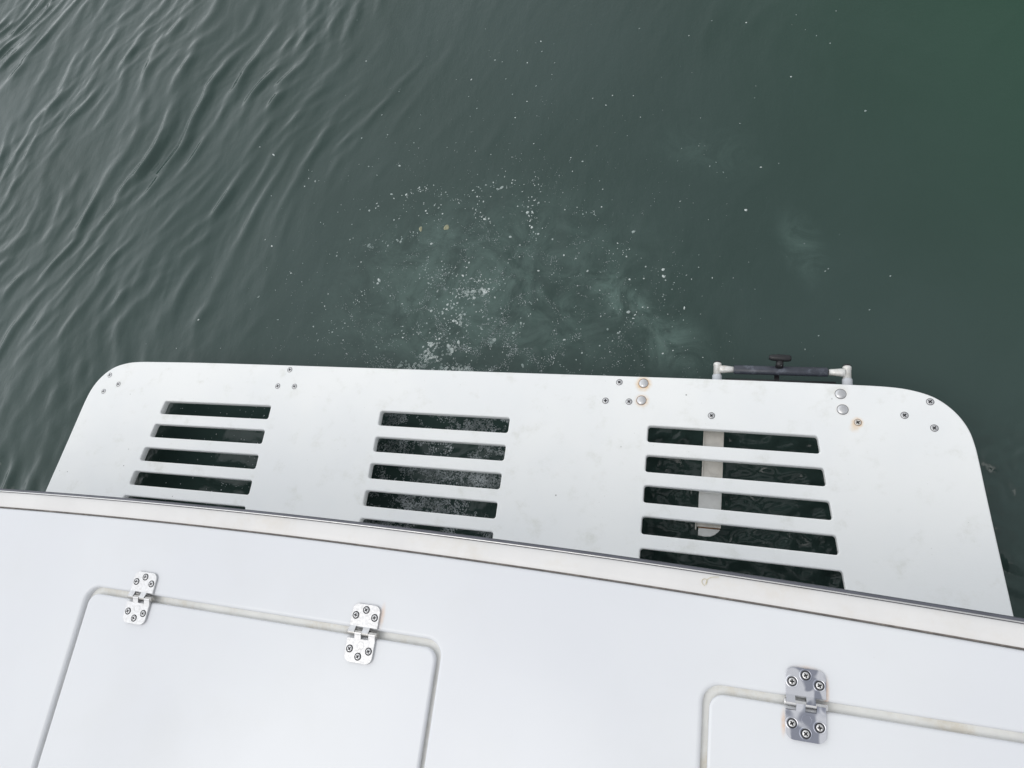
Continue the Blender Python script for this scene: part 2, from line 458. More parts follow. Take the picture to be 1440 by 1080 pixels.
def water_height(X, Y):
    wx = X + 0.05 * waves(X, Y, 8, (0.5, 1.4), 70, 60, 1)
    wy = Y + 0.05 * waves(X, Y, 8, (0.5, 1.4), 10, 60, 2)
    # wind ripples coming in from the left, crests running towards the upper right
    w = waves(wx, wy, 40, (0.050, 0.165), -15, 9.5, 3, -0.35)
    w2 = waves(wx, wy, 30, (0.022, 0.050), -18, 20, 4, -0.2)
    w3 = waves(X, Y, 10, (0.35, 0.8), -12, 25, 5)
    wx2 = waves(wx, wy, 24, (0.05, 0.11), 24, 16, 15)
    sharp = w + 0.28 * w * w
    env = 0.62 + 0.38 * waves(X, Y, 10, (0.35, 0.9), 40, 70, 6)
    env = np.clip(env, 0.15, 1.5)
    left = smooth01((-0.22 - (X - 0.30 * (Y - 0.6))) / 1.0)
    left = np.maximum(left, 0.07 + 0.05 * smooth01((Y - 0.5) / 0.8))
    H = left * (0.0037 * sharp * env + 0.00046 * w2 * env ** 2 + 0.0042 * w3 + 0.00035 * wx2)
    # calm water elsewhere, only faint swirls
    calm = waves(wx, wy, 30, (0.10, 0.45), 0, 180, 7)
    H += 0.0007 * calm + 0.00007 * waves(X, Y, 30, (0.02, 0.05), -20, 60, 21)
    wash = np.exp(-(((X - 0.12) / 0.55) ** 2 + ((Y - 0.35) / 0.36) ** 2))
    H += wash * (0.0008 * waves(wx, wy, 40, (0.030, 0.11), 60, 60, 8) + 0.0011 * waves(wx, wy, 20, (0.12, 0.3), 90, 70, 9))
    # chop between the platform and the hull
    inx = smooth01((X + 1.30) / 0.15) * smooth01((1.45 - X) / 0.15)
    iny = smooth01((0.13 - Y) / 0.10)
    right = smooth01((X - 0.40) / 0.15)
    mid = smooth01((X + 0.36) / 0.08) * smooth01((0.32 - X) / 0.10)
    lft = smooth01((-0.45 - X) / 0.1) * (0.30 + 0.9 * smooth01((X + 0.72) / 0.12) + 0.8 * smooth01((-1.0 - X) / 0.05))
    u = inx * iny
    fine = waves(X, Y, 40, (0.014, 0.035), 70, 70, 12)
    medc = waves(wx, wy, 40, (0.035, 0.09), 80, 60, 13)
    med2 = waves(wx, wy, 40, (0.022, 0.045), 80, 60, 14)
    H += u * (right * (0.00070 * fine * (0.35 + 0.65 * smooth01((0.75 - X) / 0.25)) + 0.0026 * medc + 0.0020 * med2) + mid * (0.0005 * fine + 0.0008 * medc) + lft * (0.00035 * fine + 0.0004 * medc))
    # side water close to the hull
    sd = smooth01((np.abs(X - 0.05) - 1.15) / 0.2) * smooth01((0.1 - Y) / 0.3)
    H += sd * 0.0010 * medc
    # curling wrinkles where the wash rises
    def ridge(pts, h, wd):
        nonlocal H
        P = np.array([onw(*p_) for p_ in pts]); t = np.linspace(0, 1, 40)
        s = np.linspace(0, 1, len(P)); px = np.interp(t, s, P[:, 0]); py = np.interp(t, s, P[:, 1])
        k = np.ones(5) / 5
        px = np.convolve(np.pad(px, 2, 'edge'), k, 'valid'); py = np.convolve(np.pad(py, 2, 'edge'), k, 'valid')
        m = (X > px.min() - 0.1) & (X < px.max() + 0.1) & (Y > py.min() - 0.1) & (Y < py.max() + 0.1)
        xs, ys = X[m], Y[m]
        D = np.full(xs.shape, 9.0); T = np.zeros(xs.shape)
        for i in range(40):
            d = np.hypot(xs - px[i], ys - py[i]); c = d < D; D[c] = d[c]; T[c] = t[i]
        fade = np.sin(np.pi * np.clip(T, 0.03, 0.97))
        H[m] += h * fade * (np.exp(-(D / wd) ** 2) + 0.45 * np.exp(-(D / (wd * 3)) ** 2) * np.cos(D / wd * 1.9))
    ridge([(0.26, 0.50), (0.33, 0.47), (0.42, 0.41), (0.48, 0.34), (0.53, 0.28), (0.56, 0.20)], 0.0030, 0.010)
    ridge([(-0.09, 0.65), (-0.01, 0.61), (0.07, 0.52), (0.15, 0.45), (0.22, 0.40)], 0.0018, 0.009)
    ridge([(-0.27, 0.22), (-0.19, 0.27), (-0.07, 0.29), (0.04, 0.28), (0.15, 0.25), (0.21, 0.17)], 0.0018, 0.008)
    ridge([(-0.24, 0.26), (-0.18, 0.33), (-0.07, 0.38)], 0.0009, 0.007)
    ridge([(0.08, 0.31), (0.16, 0.27), (0.20, 0.19)], 0.0022, 0.007)
    ridge([(0.30, 0.36), (0.38, 0.33), (0.44, 0.27), (0.47, 0.20)], 0.0020, 0.008)
    ridge([(-0.02, 0.55), (0.06, 0.49), (0.12, 0.40), (0.14, 0.33)], 0.0014, 0.008)
    return H

xs = geo_axis(-3.3, 1.95, 0.0068, 900.0)
ys = geo_axis(-0.62, 2.5, 0.0068, 900.0)
X, Y = np.meshgrid(xs, ys)
H = water_height(X, Y)
dx = np.gradient(xs)[None, :] * np.ones_like(X); dy = np.gradient(ys)[:, None] * np.ones_like(Y)
H *= np.clip(1.0 - (np.maximum(dx, dy) - 0.01) / 0.03, 0, 1)
nx, ny = len(xs), len(ys)
co = np.stack([X, Y, WZ + H], -1).reshape(-1, 3).astype(np.float32)
me = bpy.data.meshes.new("water")
idx = np.arange(nx * ny).reshape(ny, nx)
q = np.stack([idx[:-1, :-1], idx[:-1, 1:], idx[1:, 1:], idx[1:, :-1]], -1).reshape(-1, 4).astype(np.int32)
me.vertices.add(len(co)); me.vertices.foreach_set('co', co.ravel())
me.loops.add(q.size); me.loops.foreach_set('vertex_index', q.ravel())
me.polygons.add(len(q)); me.polygons.foreach_set('loop_start', np.arange(0, q.size, 4, dtype=np.int32))
me.polygons.foreach_set('use_smooth', np.ones(len(q), bool))
me.update(calc_edges=True)

def mat_water():
    m, n, l, p = nmat("harbour_water")
    pos = world_pos(n)
    big = noise_tex(n, l, pos, 1.3, 4, 0.55, 0.4)
    col = mix_col(n, l, ramp(n, l, big, 0.3, 0.7), (0.032, 0.055, 0.048), (0.041, 0.066, 0.060))
    # silt and fine bubbles stirred up by the wash
    swirl = noise_tex(n, l, pos, 9.0, 9, 0.72, 0.7)
    sw = ramp(n, l, swirl, 0.36, 0.68)
    tot = None
    for (c, rx, ry, a, s) in (((-0.05, 0.45), 0.70, 0.48, 0.0, 0.6), ((0.38, 0.43), 0.24, 0.10, -0.7, 1.0), ((0.17, 0.42), 0.20, 0.07, -0.5, 0.9),
                              ((-0.22, 0.64), 0.30, 0.12, 0.4, 0.6), ((0.52, 0.30), 0.20, 0.12, -0.9, 0.7), ((0.86, 0.58), 0.16, 0.07, 1.9, 0.5),
                              ((0.60, 0.92), 0.22, 0.12, -0.4, 0.22), ((-0.2, 0.3), 0.3, 0.1, 0.3, 0.5)):
        v = math_node(n, l, 'MULTIPLY', spot(n, l, pos, onw(*c), rx, ry, a), s)
        tot = v if tot is None else math_node(n, l, 'MAXIMUM', tot, v)
    tot = math_node(n, l, 'MULTIPLY', tot, sw)
    col = mix_col(n, l, tot, col, (0.115, 0.175, 0.155))
    # greener, clearer water further off to the right
    gr = spot(n, l, pos, (2.0, 1.6), 1.7, 1.9)
    col = mix_col(n, l, math_node(n, l, 'MULTIPLY', gr, 1.0), col, (0.012, 0.058, 0.028))
    l.new(col, p.inputs['Base Color'])
    p.inputs['Roughness'].default_value = 0.035
    p.inputs['IOR'].default_value = 1.333
    b = N(n, "ShaderNodeBump"); b.inputs['Strength'].default_value = 0.30; b.inputs['Distance'].default_value = 0.003
    mp = N(n, "ShaderNodeMapping"); mp.inputs['Rotation'].default_value = (0, 0, R(-14)); mp.inputs['Scale'].default_value = (1.0, 0.35, 1)
    l.new(pos, mp.inputs['Vector'])
    fine = noise_tex(n, l, pos, 95.0, 3, 0.6)
    hsum = math_node(n, l, 'MULTIPLY_ADD', fine, 0.45, noise_tex(n, l, mp.outputs[0], 45.0, 3, 0.55))
    l.new(hsum, b.inputs['Height'])
    l.new(b.outputs[0], p.inputs['Normal'])
    return m
water = link_mesh("water", me, mat_water())
water['kind'] = 'structure'

# ================================================================== FOAM
def wz(x, y):
    return None
class Blobs:
    """many small bubbles and flecks gathered in one mesh"""
    def __init__(s): s.v = []; s.f = []; s.c = []
    def dome(s, x, y, r, asp=1.0, ang=0.0, seg=7, flat=0.45, jag=0.25):
        b = len(s.v); s.c.append((x, y))
        ca, sa = math.cos(ang), math.sin(ang)
        jit = [1 + random.uniform(-jag, jag) for _ in range(seg)]
        s.v.append((x, y, r * flat * 0.9))
        for (t, h) in ((0.6, 0.7), (1.0, -0.05)):
            for k in range(seg):
                a = 2 * math.pi * k / seg
                px, py = r * t * jit[k] * math.cos(a) * asp, r * t * jit[k] * math.sin(a) / asp
                s.v.append((x + px * ca - py * sa, y + px * sa + py * ca, r * flat * h))
        for k in range(seg):
            k2 = (k + 1) % seg
            s.f.append((b, b + 1 + k, b + 1 + k2))
            s.f.append((b + 1 + k, b + 1 + seg + k, b + 1 + seg + k2, b + 1 + k2))
    def ring(s, x, y, r, t, seg=9):
        b = len(s.v)
        for k in range(seg):
            a = 2 * math.pi * k / seg
            for (dr, h) in ((t, -0.1), (0.2 * t, 0.8), (-t, -0.1)):
                s.v.append((x + (r + dr) * math.cos(a), y + (r + dr) * math.sin(a), t * h))
        for k in range(seg):
            k2 = (k + 1) % seg
            for j in (0, 1):
                s.f.append((b + 3 * k + j, b + 3 * k2 + j, b + 3 * k2 + j + 1, b + 3 * k + j + 1))
    def build(s, name, mat, lift=0.0):
        V = np.array(s.v); V[:, 0], V[:, 1] = onw(V[:, 0], V[:, 1]); hz = water_at(V[:, 0], V[:, 1])
        V[:, 2] += WZ + hz + lift
        me = bpy.data.meshes.new(name); me.from_pydata(V.tolist(), [], s.f); me.update()
        me.polygons.foreach_set('use_smooth', [True] * len(me.polygons))
        return link_mesh(name, me, mat)

def water_at(px, py):
    i = np.clip(np.searchsorted(xs, px) - 1, 0, nx - 2); j = np.clip(np.searchsorted(ys, py) - 1, 0, ny - 2)
    fx = np.clip((px - xs[i]) / (xs[i + 1] - xs[i]), 0, 1); fy = np.clip((py - ys[j]) / (ys[j + 1] - ys[j]), 0, 1)
    return (H[j, i] * (1 - fx) + H[j, i + 1] * fx) * (1 - fy) + (H[j + 1, i] * (1 - fx) + H[j + 1, i + 1] * fx) * fy

m, n_, l_, p_ = nmat("foam_white")
p_.inputs['Base Color'].default_value = (0.46, 0.53, 0.51, 1); p_.inputs['Roughness'].default_value = 0.5
nf = noise_tex(n_, l_, world_pos(n_), 18.0, 3, 0.6)
l_.new(mix_col(n_, l_, ramp(n_, l_, nf, 0.35, 0.65), (0.30, 0.38, 0.36), (0.78, 0.84, 0.82)), p_.inputs['Base Color'])
p_.inputs['Alpha'].default_value = 0.72
M['foam'] = m
m, n_, l_, p_ = nmat("froth_bubbles")
p_.inputs['Roughness'].default_value = 0.3
l_.new(mix_col(n_, l_, ramp(n_, l_, noise_tex(n_, l_, world_pos(n_), 22.0, 4, 0.6), 0.35, 0.65), (0.25, 0.29, 0.29), (0.85, 0.9, 0.92)), p_.inputs['Base Color'])
p_.inputs['Alpha'].default_value = 0.60
M['froth'] = m

B = Blobs()
def fleck(x, y, big=1.0):
    r = min(0.0072, math.exp(random.gauss(-6.6, 0.52))) * big
    B.dome(x, y, r, asp=random.choice((1, 1, 1.1, 1.3, 1.5)), ang=random.uniform(0, 3.1))
# scattered single flecks, thinning with distance from the wash
for _ in range(280):
    x = random.gauss(0.02, 0.50); y = 0.22 + abs(random.gauss(0.0, 0.62))
    if y < 0.14: continue
    fleck(x, y)
for _ in range(34): fleck(random.uniform(-1.0, 1.1), random.uniform(0.9, 1.75), 0.9)
for _ in range(40): fleck(random.uniform(-0.85, -0.45), random.uniform(0.3, 0.95), 0.85)
# curling strings of flecks
def string(pts, n, jit=0.008, big=1.0):
    P = [Vector(p) for p in pts]
    for _ in range(n):
        t = random.random() * (len(P) - 1); i = int(t); q = P[i].lerp(P[i + 1], t - i)
        fleck(q.x + random.gauss(0, jit), q.y + random.gauss(0, jit), big)
strings = [([(-0.53, 0.75), (-0.39, 0.81), (-0.29, 0.84)], 14), ([(-0.36, 0.80), (-0.29, 0.84), (-0.22, 0.80), (-0.15, 0.78)], 40),
           ([(-0.15, 0.78), (-0.10, 0.82), (-0.04, 0.82), (0.07, 0.84)], 34), ([(0.07, 0.86), (0.10, 0.78), (0.08, 0.70), (0.12, 0.62)], 40),
           ([(-0.10, 0.80), (-0.09, 0.72), (-0.04, 0.68)], 26), ([(-0.19, 0.55), (-0.10, 0.50), (-0.01, 0.48)], 36),
           ([(-0.42, 0.60), (-0.36, 0.64), (-0.30, 0.66)], 20), ([(-0.46, 0.40), (-0.44, 0.46), (-0.38, 0.50)], 16),
           ([(-0.24, 0.55), (-0.22, 0.50), (-0.19, 0.46)], 22), ([(-0.13, 0.47), (-0.08, 0.43), (-0.03, 0.44), (0.02, 0.48)], 36),
           ([(-0.24, 0.30), (-0.18, 0.37), (-0.11, 0.42), (-0.09, 0.49)], 46), ([(-0.20, 0.26), (-0.12, 0.33), (-0.08, 0.38)], 34),
           ([(-0.05, 0.26), (-0.03, 0.32), (0.0, 0.36)], 18), ([(0.08, 0.28), (0.09, 0.33), (0.12, 0.37)], 20),
           ([(0.43, 0.54), (0.50, 0.50), (0.55, 0.44)], 14), ([(0.20, 0.74), (0.27, 0.70), (0.30, 0.72)], 16), ([(0.32, 0.56), (0.38, 0.58), (0.42, 0.56)], 12),
           ([(0.60, 0.90), (0.64, 0.84), (0.66, 0.80)], 8), ([(0.13, 0.24), (0.20, 0.22), (0.30, 0.20)], 18), ([(0.35, 0.30), (0.40, 0.34), (0.45, 0.40)], 16),
           ([(-0.56, 0.28), (-0.50, 0.34), (-0.46, 0.33)], 14), ([(-0.37, 0.26), (-0.30, 0.30), (-0.25, 0.36)], 16)]
for pts, k in strings: string(pts, int(k * 1.1))
for (cx, cy, sd, k) in ((-0.10, 0.41, 0.05, 60), (-0.13, 0.30, 0.06, 60), (-0.02, 0.45, 0.03, 22), (-0.17, 0.50, 0.03, 22), (0.05, 0.24, 0.05, 20), (-0.25, 0.76, 0.05, 26), (0.06, 0.76, 0.05, 24), (0.5, 0.4, 0.09, 22)):
    for _ in range(k): fleck(random.gauss(cx, sd), random.gauss(cy, sd * 0.8), random.choice((0.7, 1, 1, 1.4)))
# rafts of open bubbles by the platform edge
def raft(cx, cy, sx, sy, k):
    for _ in range(int(k * 0.62)):
        x, y = random.gauss(cx, sx), random.gauss(cy, sy); r = random.uniform(0.0014, 0.0034)
        B.ring(x, y, r, r * 0.26)
for a in ((-0.225, 0.205, 0.024, 0.007, 60), (-0.175, 0.235, 0.013, 0.012, 55), (-0.15, 0.24, 0.012, 0.008, 25), (-0.115, 0.197, 0.016, 0.007, 60), (-0.055, 0.198, 0.015, 0.008, 60),
          (-0.105, 0.262, 0.009, 0.008, 45), (-0.08, 0.445, 0.010, 0.006, 40), (-0.035, 0.45, 0.009, 0.006, 30), (0.02, 0.29, 0.006, 0.007, 22),
          (-0.165, 0.275, 0.010, 0.004, 25), (-0.45, 0.62, 0.008, 0.004, 10), (-0.09, 0.36, 0.006, 0.016, 25)): raft(*a)
foam = B.build("foam", M['foam'], 0.0002)
foam['kind'] = 'stuff'; foam['label'] = 'scattered white foam flecks and bubble rafts drifting on green water'; foam['category'] = 'foam'

# fine froth under the platform's middle slots
B = Blobs(); cnt = 0
while cnt < 36000:
    x = random.uniform(-0.50, 0.26); y = random.uniform(-0.46, 0.18)
    d = noise.fractal(Vector((x * 13, y * 13, 3.1)), 0.8, 2.2, 4) + 0.45 * noise.noise(Vector((x * 60, y * 60, 9)))
    edge = min((x + 0.50) / 0.25, (0.26 - x) / 0.12, (0.18 - y) / 0.08, 1.0)
    if x < -0.25 and random.random() < 0.15: continue
    if d * 1.3 + 0.16 + edge * 0.42 - 0.22 < random.random() * 0.95: continue
    r = random.uniform(0.0006, 0.0014)
    if random.random() < 0.5: B.ring(x, y, r * 1.3, r * 0.45, 6)
    else: B.dome(x, y, r, seg=5, jag=0.15)
    cnt += 1
for _ in range(260):                                    # sparse bubbles in the left and right openings
    if random.random() < 0.5: x, y = random.gauss(-0.70, 0.06), random.uniform(-0.4, 0.1)
    else: x, y = random.uniform(-1.08, -0.6), random.uniform(-0.4, 0.12)
    B.dome(x, y, random.uniform(0.0009, 0.0022), seg=5)
# fine bubbles just breaking the surface over the wash, gathered in curling lanes
cnt = 0
while cnt < 6500:
    x = random.gauss(-0.02, 0.25); y = 0.14 + abs(random.gauss(0, 0.32))
    q_ = Vector((x * 7 + 0.4 * noise.noise(Vector((x * 9, y * 9, 4))), y * 7 + 0.4 * noise.noise(Vector((x * 9, y * 9, 7))), 1.7))
    lane = 1 - abs(noise.noise(q_)) * 5.5
    lane2 = 1 - abs(noise.noise(q_ * 2.3)) * 4.5
    d = max(lane, 0.8 * lane2) + 0.5 * noise.noise(Vector((x * 40, y * 40, 2)))
    if d < 0.42 + random.random() * 0.8: continue
    r = random.uniform(0.0003, 0.0010)
    if random.random() < 0.04: r *= 2
    B.dome(x, y, r, seg=5, jag=0.15); cnt += 1
froth = B.build("froth", M['froth'], 0.0002)
froth['kind'] = 'stuff'; froth['label'] = 'fine froth on the wash and in the middle slots of the platform'; froth['category'] = 'froth'

m = simple("scum_yellow", (0.40, 0.40, 0.26), 0.6, 0, 0.4, 250, 0.4, dirt=(0.22, 0.21, 0.12), dirt_amt=0.8)
def scum(x, y, r, label, k):
    bm = bmesh.new(); rr = random.Random(k); seg = 18
    x, y = onw(x, y); rings = [bm.verts.new((0, 0, r * 0.32))]; prev = None
    ph = [rr.uniform(0, 6.28) for _ in range(3)]
    for t, h in ((0.35, 0.30), (0.7, 0.22), (0.92, 0.08), (1.0, -0.05)):
        cur = []
        for q in range(seg):
            a = 2 * math.pi * q / seg
            w = 1 + 0.16 * math.sin(2 * a + ph[0]) + 0.10 * math.sin(3 * a + ph[1]) + 0.06 * math.sin(7 * a + ph[2])
            cur.append(bm.verts.new((r * t * w * math.cos(a) * 0.75, r * t * w * math.sin(a), r * h * (1 + 0.5 * math.sin(5 * a + 9 * t)))))
        for q in range(seg):
            q2 = (q + 1) % seg
            bm.faces.new((rings[0], cur[q], cur[q2]) if prev is None else (prev[q], cur[q], cur[q2], prev[q2]))
        prev = cur
    z = float(water_at(np.array([x]), np.array([y]))[0]) + WZ
    o = bm_obj("scum_clump", bm, m, None, (x, y, z), True)
    o['label'] = label; o['category'] = 'scum'; o['group'] = 'yellowish scum clumps on the water'
    return o
scum(-0.191, 0.679, 0.0105, 'larger brighter yellowish clump of scum floating among the foam flecks', 3)
scum(-0.281, 0.677, 0.0080, 'smaller duller brownish clump of scum to the left of the brighter one', 5)

# ================================================================== BOAT
boat = empty("motorboat", (0, -0.6, WZ))
boat['label'] = 'white motorboat stern with slotted swim platform, cream rub rail and hinged deck hatches'
boat['category'] = 'boat'

# ---- swim platform
KC = 0.0064
def P(x, y): return (x, y - KC * x * x)
half = [(0.0, 0.1165), (0.25, 0.1165), (0.5, 0.1165), (0.75, 0.1160), (0.92, 0.1140), (1.0, 0.1120), (1.045, 0.1065), (1.083, 0.0945), (1.110, 0.0765), (1.132, 0.0520),
        (1.147, 0.0240), (1.155, -0.006), (1.160, -0.040), (1.168, -0.110), (1.180, -0.210), (1.193, -0.315), (1.203, -0.400)]
def catmull(P_, n=5):
    out = []
    for i in range(len(P_) - 1):
        p0 = P_[max(i - 1, 0)]; p1 = P_[i]; p2 = P_[i + 1]; p3 = P_[min(i + 2, len(P_) - 1)]
        for k in range(n):
            t = k / n
            out.append(tuple(0.5 * ((2 * p1[j]) + (-p0[j] + p2[j]) * t + (2 * p0[j] - 5 * p1[j] + 4 * p2[j] - p3[j]) * t * t + (-p0[j] + 3 * p1[j] - 3 * p2[j] + p3[j]) * t ** 3) for j in (0, 1)))
    out.append(P_[-1]); return out
rt = catmull(half)
outl = rt + [(x, y) for x, y in reversed([(-a, b) for a, b in rt])][:-1]
holes = []
pp, hh = 0.06893, 0.03873
for k in range(5):
    y1 = -k * pp; y0 = y1 - hh
    for g in (-1, 0, 1):
        def ex(e, y):
            return {1: 0.175 + 0.0087 * y, 2: 0.5065 - 0.0041 * y, 3: 0.8637 - 0.159 * y}[e]
        if g == 0: c = [(-ex(1, y1), y1), (ex(1, y1), y1), (ex(1, y0), y0), (-ex(1, y0), y0)]
        else: c = [(g * ex(2, y1), y1), (g * ex(3, y1), y1), (g * ex(3, y0), y0), (g * ex(2, y0), y0)]
        c = [P(*q_) for q_ in c]
        holes.append(round_poly(c, 0.0065, 4))
plat = slab("swim_platform", [outl] + holes, -0.020, 0.0, 0.0028, M['poly'], boat, res=3)
plat['label'] = 'white polyethylene swim platform with three columns of slots'

SM = screw_mesh("screw", 0.0066, 0.0012, [M['steel_matt'], M['grime'], M['ringdirt']], ring=1.16)
SMR = screw_mesh("rusty_screw", 0.0066, 0.0012, [M['alu'], M['grime'], M['rust']])
for i, (x, y) in enumerate([(-1.0951, 0.0662), (-1.0517, 0.0388), (-1.0984, 0.0145), (-0.4752, 0.1031), (-0.5008, 0.0543), (-0.4478, 0.0553), (0.4329, 0.1005), (0.4041, 0.0531),
                            (0.4591, 0.0533), (0.645, 0.0288), (0.9424, 0.0292), (1.0799, 0.0814), (1.0311, 0.0495), (1.0846, 0.0248)]):
    rz = [0.5, 0.9, 0.2, 0.4, 0.3, 0.6, 0.9, 0.08, 0.75, 0.55, 0.6, 0.9, 0.75, 0.85][i]
    add_copy(SMR if i == 10 else SM, "screw", plat, (x, y, 0.0002), rz, 'rust ringed screw beside the right bolts' if i == 10 else None)
BM = bolt_mesh("bolt", 0.0108, 0.0030, [M['steel_matt'], M['ringdirt']])
BMR = bolt_mesh("rusty_bolt", 0.0108, 0.0030, [M['steel_matt'], M['rust']])
for i, (x, y) in enumerate([(0.4895, 0.0999), (0.4875, 0.0578), (0.9101, 0.0914), (0.9136, 0.0562)]):
    add_copy(BMR if i < 2 else BM, "bolt", plat, (x, y, 0.0001), i * 1.1, 'domed bolt head with an orange rust stain round it' if i < 2 else 'clean domed bolt head')

# brackets that carry the platform
for x in (-1.06, -0.475, 0.433, 1.06):
    bm = bmesh.new()
    box(bm, x - 0.03, -0.40, -0.026, x + 0.03, 0.09, -0.0205, 0.001)
    box(bm, x - 0.004, -0.385, -0.055, x + 0.004, 0.04, -0.0262)
    tube(bm, (x, -0.02, -0.05), (x, -0.385, -0.36), 0.012, seg=12)
    bm_obj("bracket", bm, M['pin'], boat)

# ---- boarding ladder stowed under the platform
lad = empty("boarding_ladder", (0.79, 0.10, -0.03), boat)
lad['label'] = 'stowed telescopic boarding ladder with black grip bar'
for x in (0.6535, 0.9300):
    bm = bmesh.new()
    lathe_tube(bm, (x, 0.04, -0.036), (0, 1, 0), [(0, 0.0108), (0.097, 0.0108), (0.0985, 0.0102), (0.0985, 0.0070)], 28)
    bm_obj("sleeve", bm, M['pvc'], lad)
    bm = bmesh.new()
    lathe_tube(bm, (x, 0.135, -0.036), (0, 1, 0), [(0, 0.0086), (0.026, 0.0086), (0.0265, 0.0094), (0.032, 0.0094), (0.034, 0.0080), (0.0342, 0.0052)], 28)
    bm_obj("rail", bm, M['fitting'], lad)
    bm = bmesh.new()
    lathe_tube(bm, (x, 0.1685, -0.036), (0, 1, 0), [(0, 0.0082), (0.0025, 0.0082), (0.0040, 0.0066)], 24)
    bm_obj("end_cap", bm, M['plastic_black'], lad)
def squashed(bm, p0, axis, prof, squash, seg=24, mi=0):
    n0 = len(bm.verts); lathe_tube(bm, p0, axis, prof, seg, mi)
    bm.verts.ensure_lookup_table()
    for v in list(bm.verts)[n0:]:
        v.co.z = p0[2] + (v.co.z - p0[2]) * squash
bm = bmesh.new()
squashed(bm, (0.690, 0.1520, -0.030), (1, 0, 0), [(0, 0.0094), (0.002, 0.0106), (0.198, 0.0106), (0.200, 0.0094)], 0.8, 28)
for v in bm.verts: v.co.y += 0.0
bm_obj("grip_bar", bm, M['rubber'], lad)
for s, x in ((1, 0.661), (-1, 0.9225)):
    bm = bmesh.new()
    squashed(bm, (x, 0.1520, -0.030), (s, 0, 0), [(-0.003, 0.0066), (0.0, 0.0088), (0.006, 0.0092), (0.018, 0.0078), (0.031, 0.0066)], 0.9, 24)
    bm_obj("end_fitting", bm, M['fitting'], lad)
# lower rung folded below
bm = bmesh.new(); squashed(bm, (0.672, 0.133, -0.062), (1, 0, 0), [(0, 0.008), (0.238, 0.008)], 0.7, 20)
bm_obj("lower_rung", bm, M['plastic_black'], lad)
for x in (0.6535, 0.93):
    bm = bmesh.new(); tube(bm, (x, 0.04, -0.062), (x, 0.150, -0.062), 0.0066); bm_obj("lower_rail", bm, M['pin'], lad)
bm = bmesh.new()                                        # strap that ties the ladder up, with its T knob
box(bm, 0.779, 0.05, -0.048, 0.790, 0.152, -0.045, 0.0008)
bm_obj("strap", bm, M['plastic_black'], lad)
bm = bmesh.new()
tube(bm, (0.788, 0.158, -0.026), (0.789, 0.173, -0.016), 0.0090, 0.0075, 18)
pts = [(-0.024, 0.0045), (-0.018, 0.0068), (-0.004, 0.0082), (0.008, 0.0080), (0.019, 0.0074), (0.0235, 0.0050)]
n0 = len(bm.verts)
lathe_tube(bm, (0.789, 0.1770, -0.014), (1, -0.03, 0), pts, 20)
knob = bm_obj("knob", bm, M['plastic_black'], lad)
bm = bmesh.new(); lathe_tube(bm, (0.790, 0.1615, -0.0195), (0, -0.3, 1), [(0, 0.0034), (0.003, 0.0032), (0.0042, 0.002)], 16)
bm_obj("set_screw", bm, M['steel_matt'], lad)

# slide channel seen through the right-hand slots
bm = bmesh.new()
box(bm, 0.6285, -0.1180, -0.0560, 0.6735, 0.10, -0.0530, 0.0006)
box(bm, 0.6285, -0.1180, -0.0530, 0.6310, 0.10, -0.0480, 0.0004)
box(bm, 0.6712, -0.1180, -0.0530, 0.6735, 0.10, -0.0480, 0.0004)
bm_obj("slide_channel", bm, M['alu'], lad)
bm = bmesh.new()
box(bm, 0.6243, -0.1970, -0.0540, 0.6732, -0.1190, -0.0500, 0.0008)
box(bm, 0.6243, -0.1385, -0.0498, 0.6732, -0.1190, -0.0470, 0.0006)
bm_obj("slide_plate", bm, M['white_plate'], lad)
bm = bmesh.new()
box(bm, 0.6225, -0.2130, -0.0545, 0.6738, -0.1975, -0.0485, 0.0010)
box(bm, 0.6225, -0.2072, -0.0484, 0.6738, -0.1990, -0.0465, 0.0006)
box(bm, 0.6195, -0.2200, -0.060, 0.6220, -0.1990, -0.044, 0.0004, 0)
bm_obj("slide_stop", bm, M['alu'], lad)
tab = [(0.6262, -0.2155), (0.6262, -0.2315), (0.640, -0.2335), (0.652, -0.2325), (0.662, -0.2275), (0.669, -0.2205), (0.6725, -0.2155)]
tb = slab("stop_tab", [tab], -0.056, -0.050, 0.0012, M['white_plate'], lad, res=1)
bm = bmesh.new(); box(bm, 0.6255, -0.2152, -0.0540, 0.6725, -0.2132, -0.0495)
bm_obj("rust_line", bm, M['rust'], lad)

# ---- deck over the transom
DZ = 0.60
def front(u0, x0=-1.5, x1=1.5, n=80):
    return [(x0 + (x1 - x0) * i / n, arc_y(x0 + (x1 - x0) * i / n, u0)) for i in range(n + 1)]
deck_out = front(-0.3756) + [(1.5, -1.06), (-1.5, -1.06)]
cut_l = rrect(-0.3045, -0.905, 0.3140, -0.4890, 0.022, 8)
cut_r = rrect(0.6550, -0.905, 1.2750, -0.4890, 0.022, 8)
cut_p = rrect(-1.2650, -0.905, -0.6450, -0.4890, 0.022, 8)
deck = slab("transom_deck", [list(reversed(deck_out)), cut_l, cut_r, cut_p], DZ - 0.030, DZ, 0.0055, M['gel'], boat, res=5)
deck['label'] = 'glossy white moulded deck above the transom'
for c0, c1 in ((-0.325, 0.335), (0.635, 1.295), (-1.285, -0.625)):
    bm = bmesh.new(); box(bm, c0, -0.925, DZ - 0.031, c1, -0.470, DZ - 0.0105)
    bm_obj("hatch_gutter", bm, M['gutter'], boat)
def lid(x0, x1, lab):
    o = slab("hatch_lid", [rrect(x0, -0.895, x1, -0.4990, 0.017, 8)], DZ - 0.0102, DZ - 0.0005, 0.0036, M['gel'], boat, res=5)
    o['label'] = lab
lid(-0.2975, 0.3080, 'white hatch lid with two matt hinges')
lid(0.6625, 1.2680, 'white hatch lid at the right with a shiny hinge')
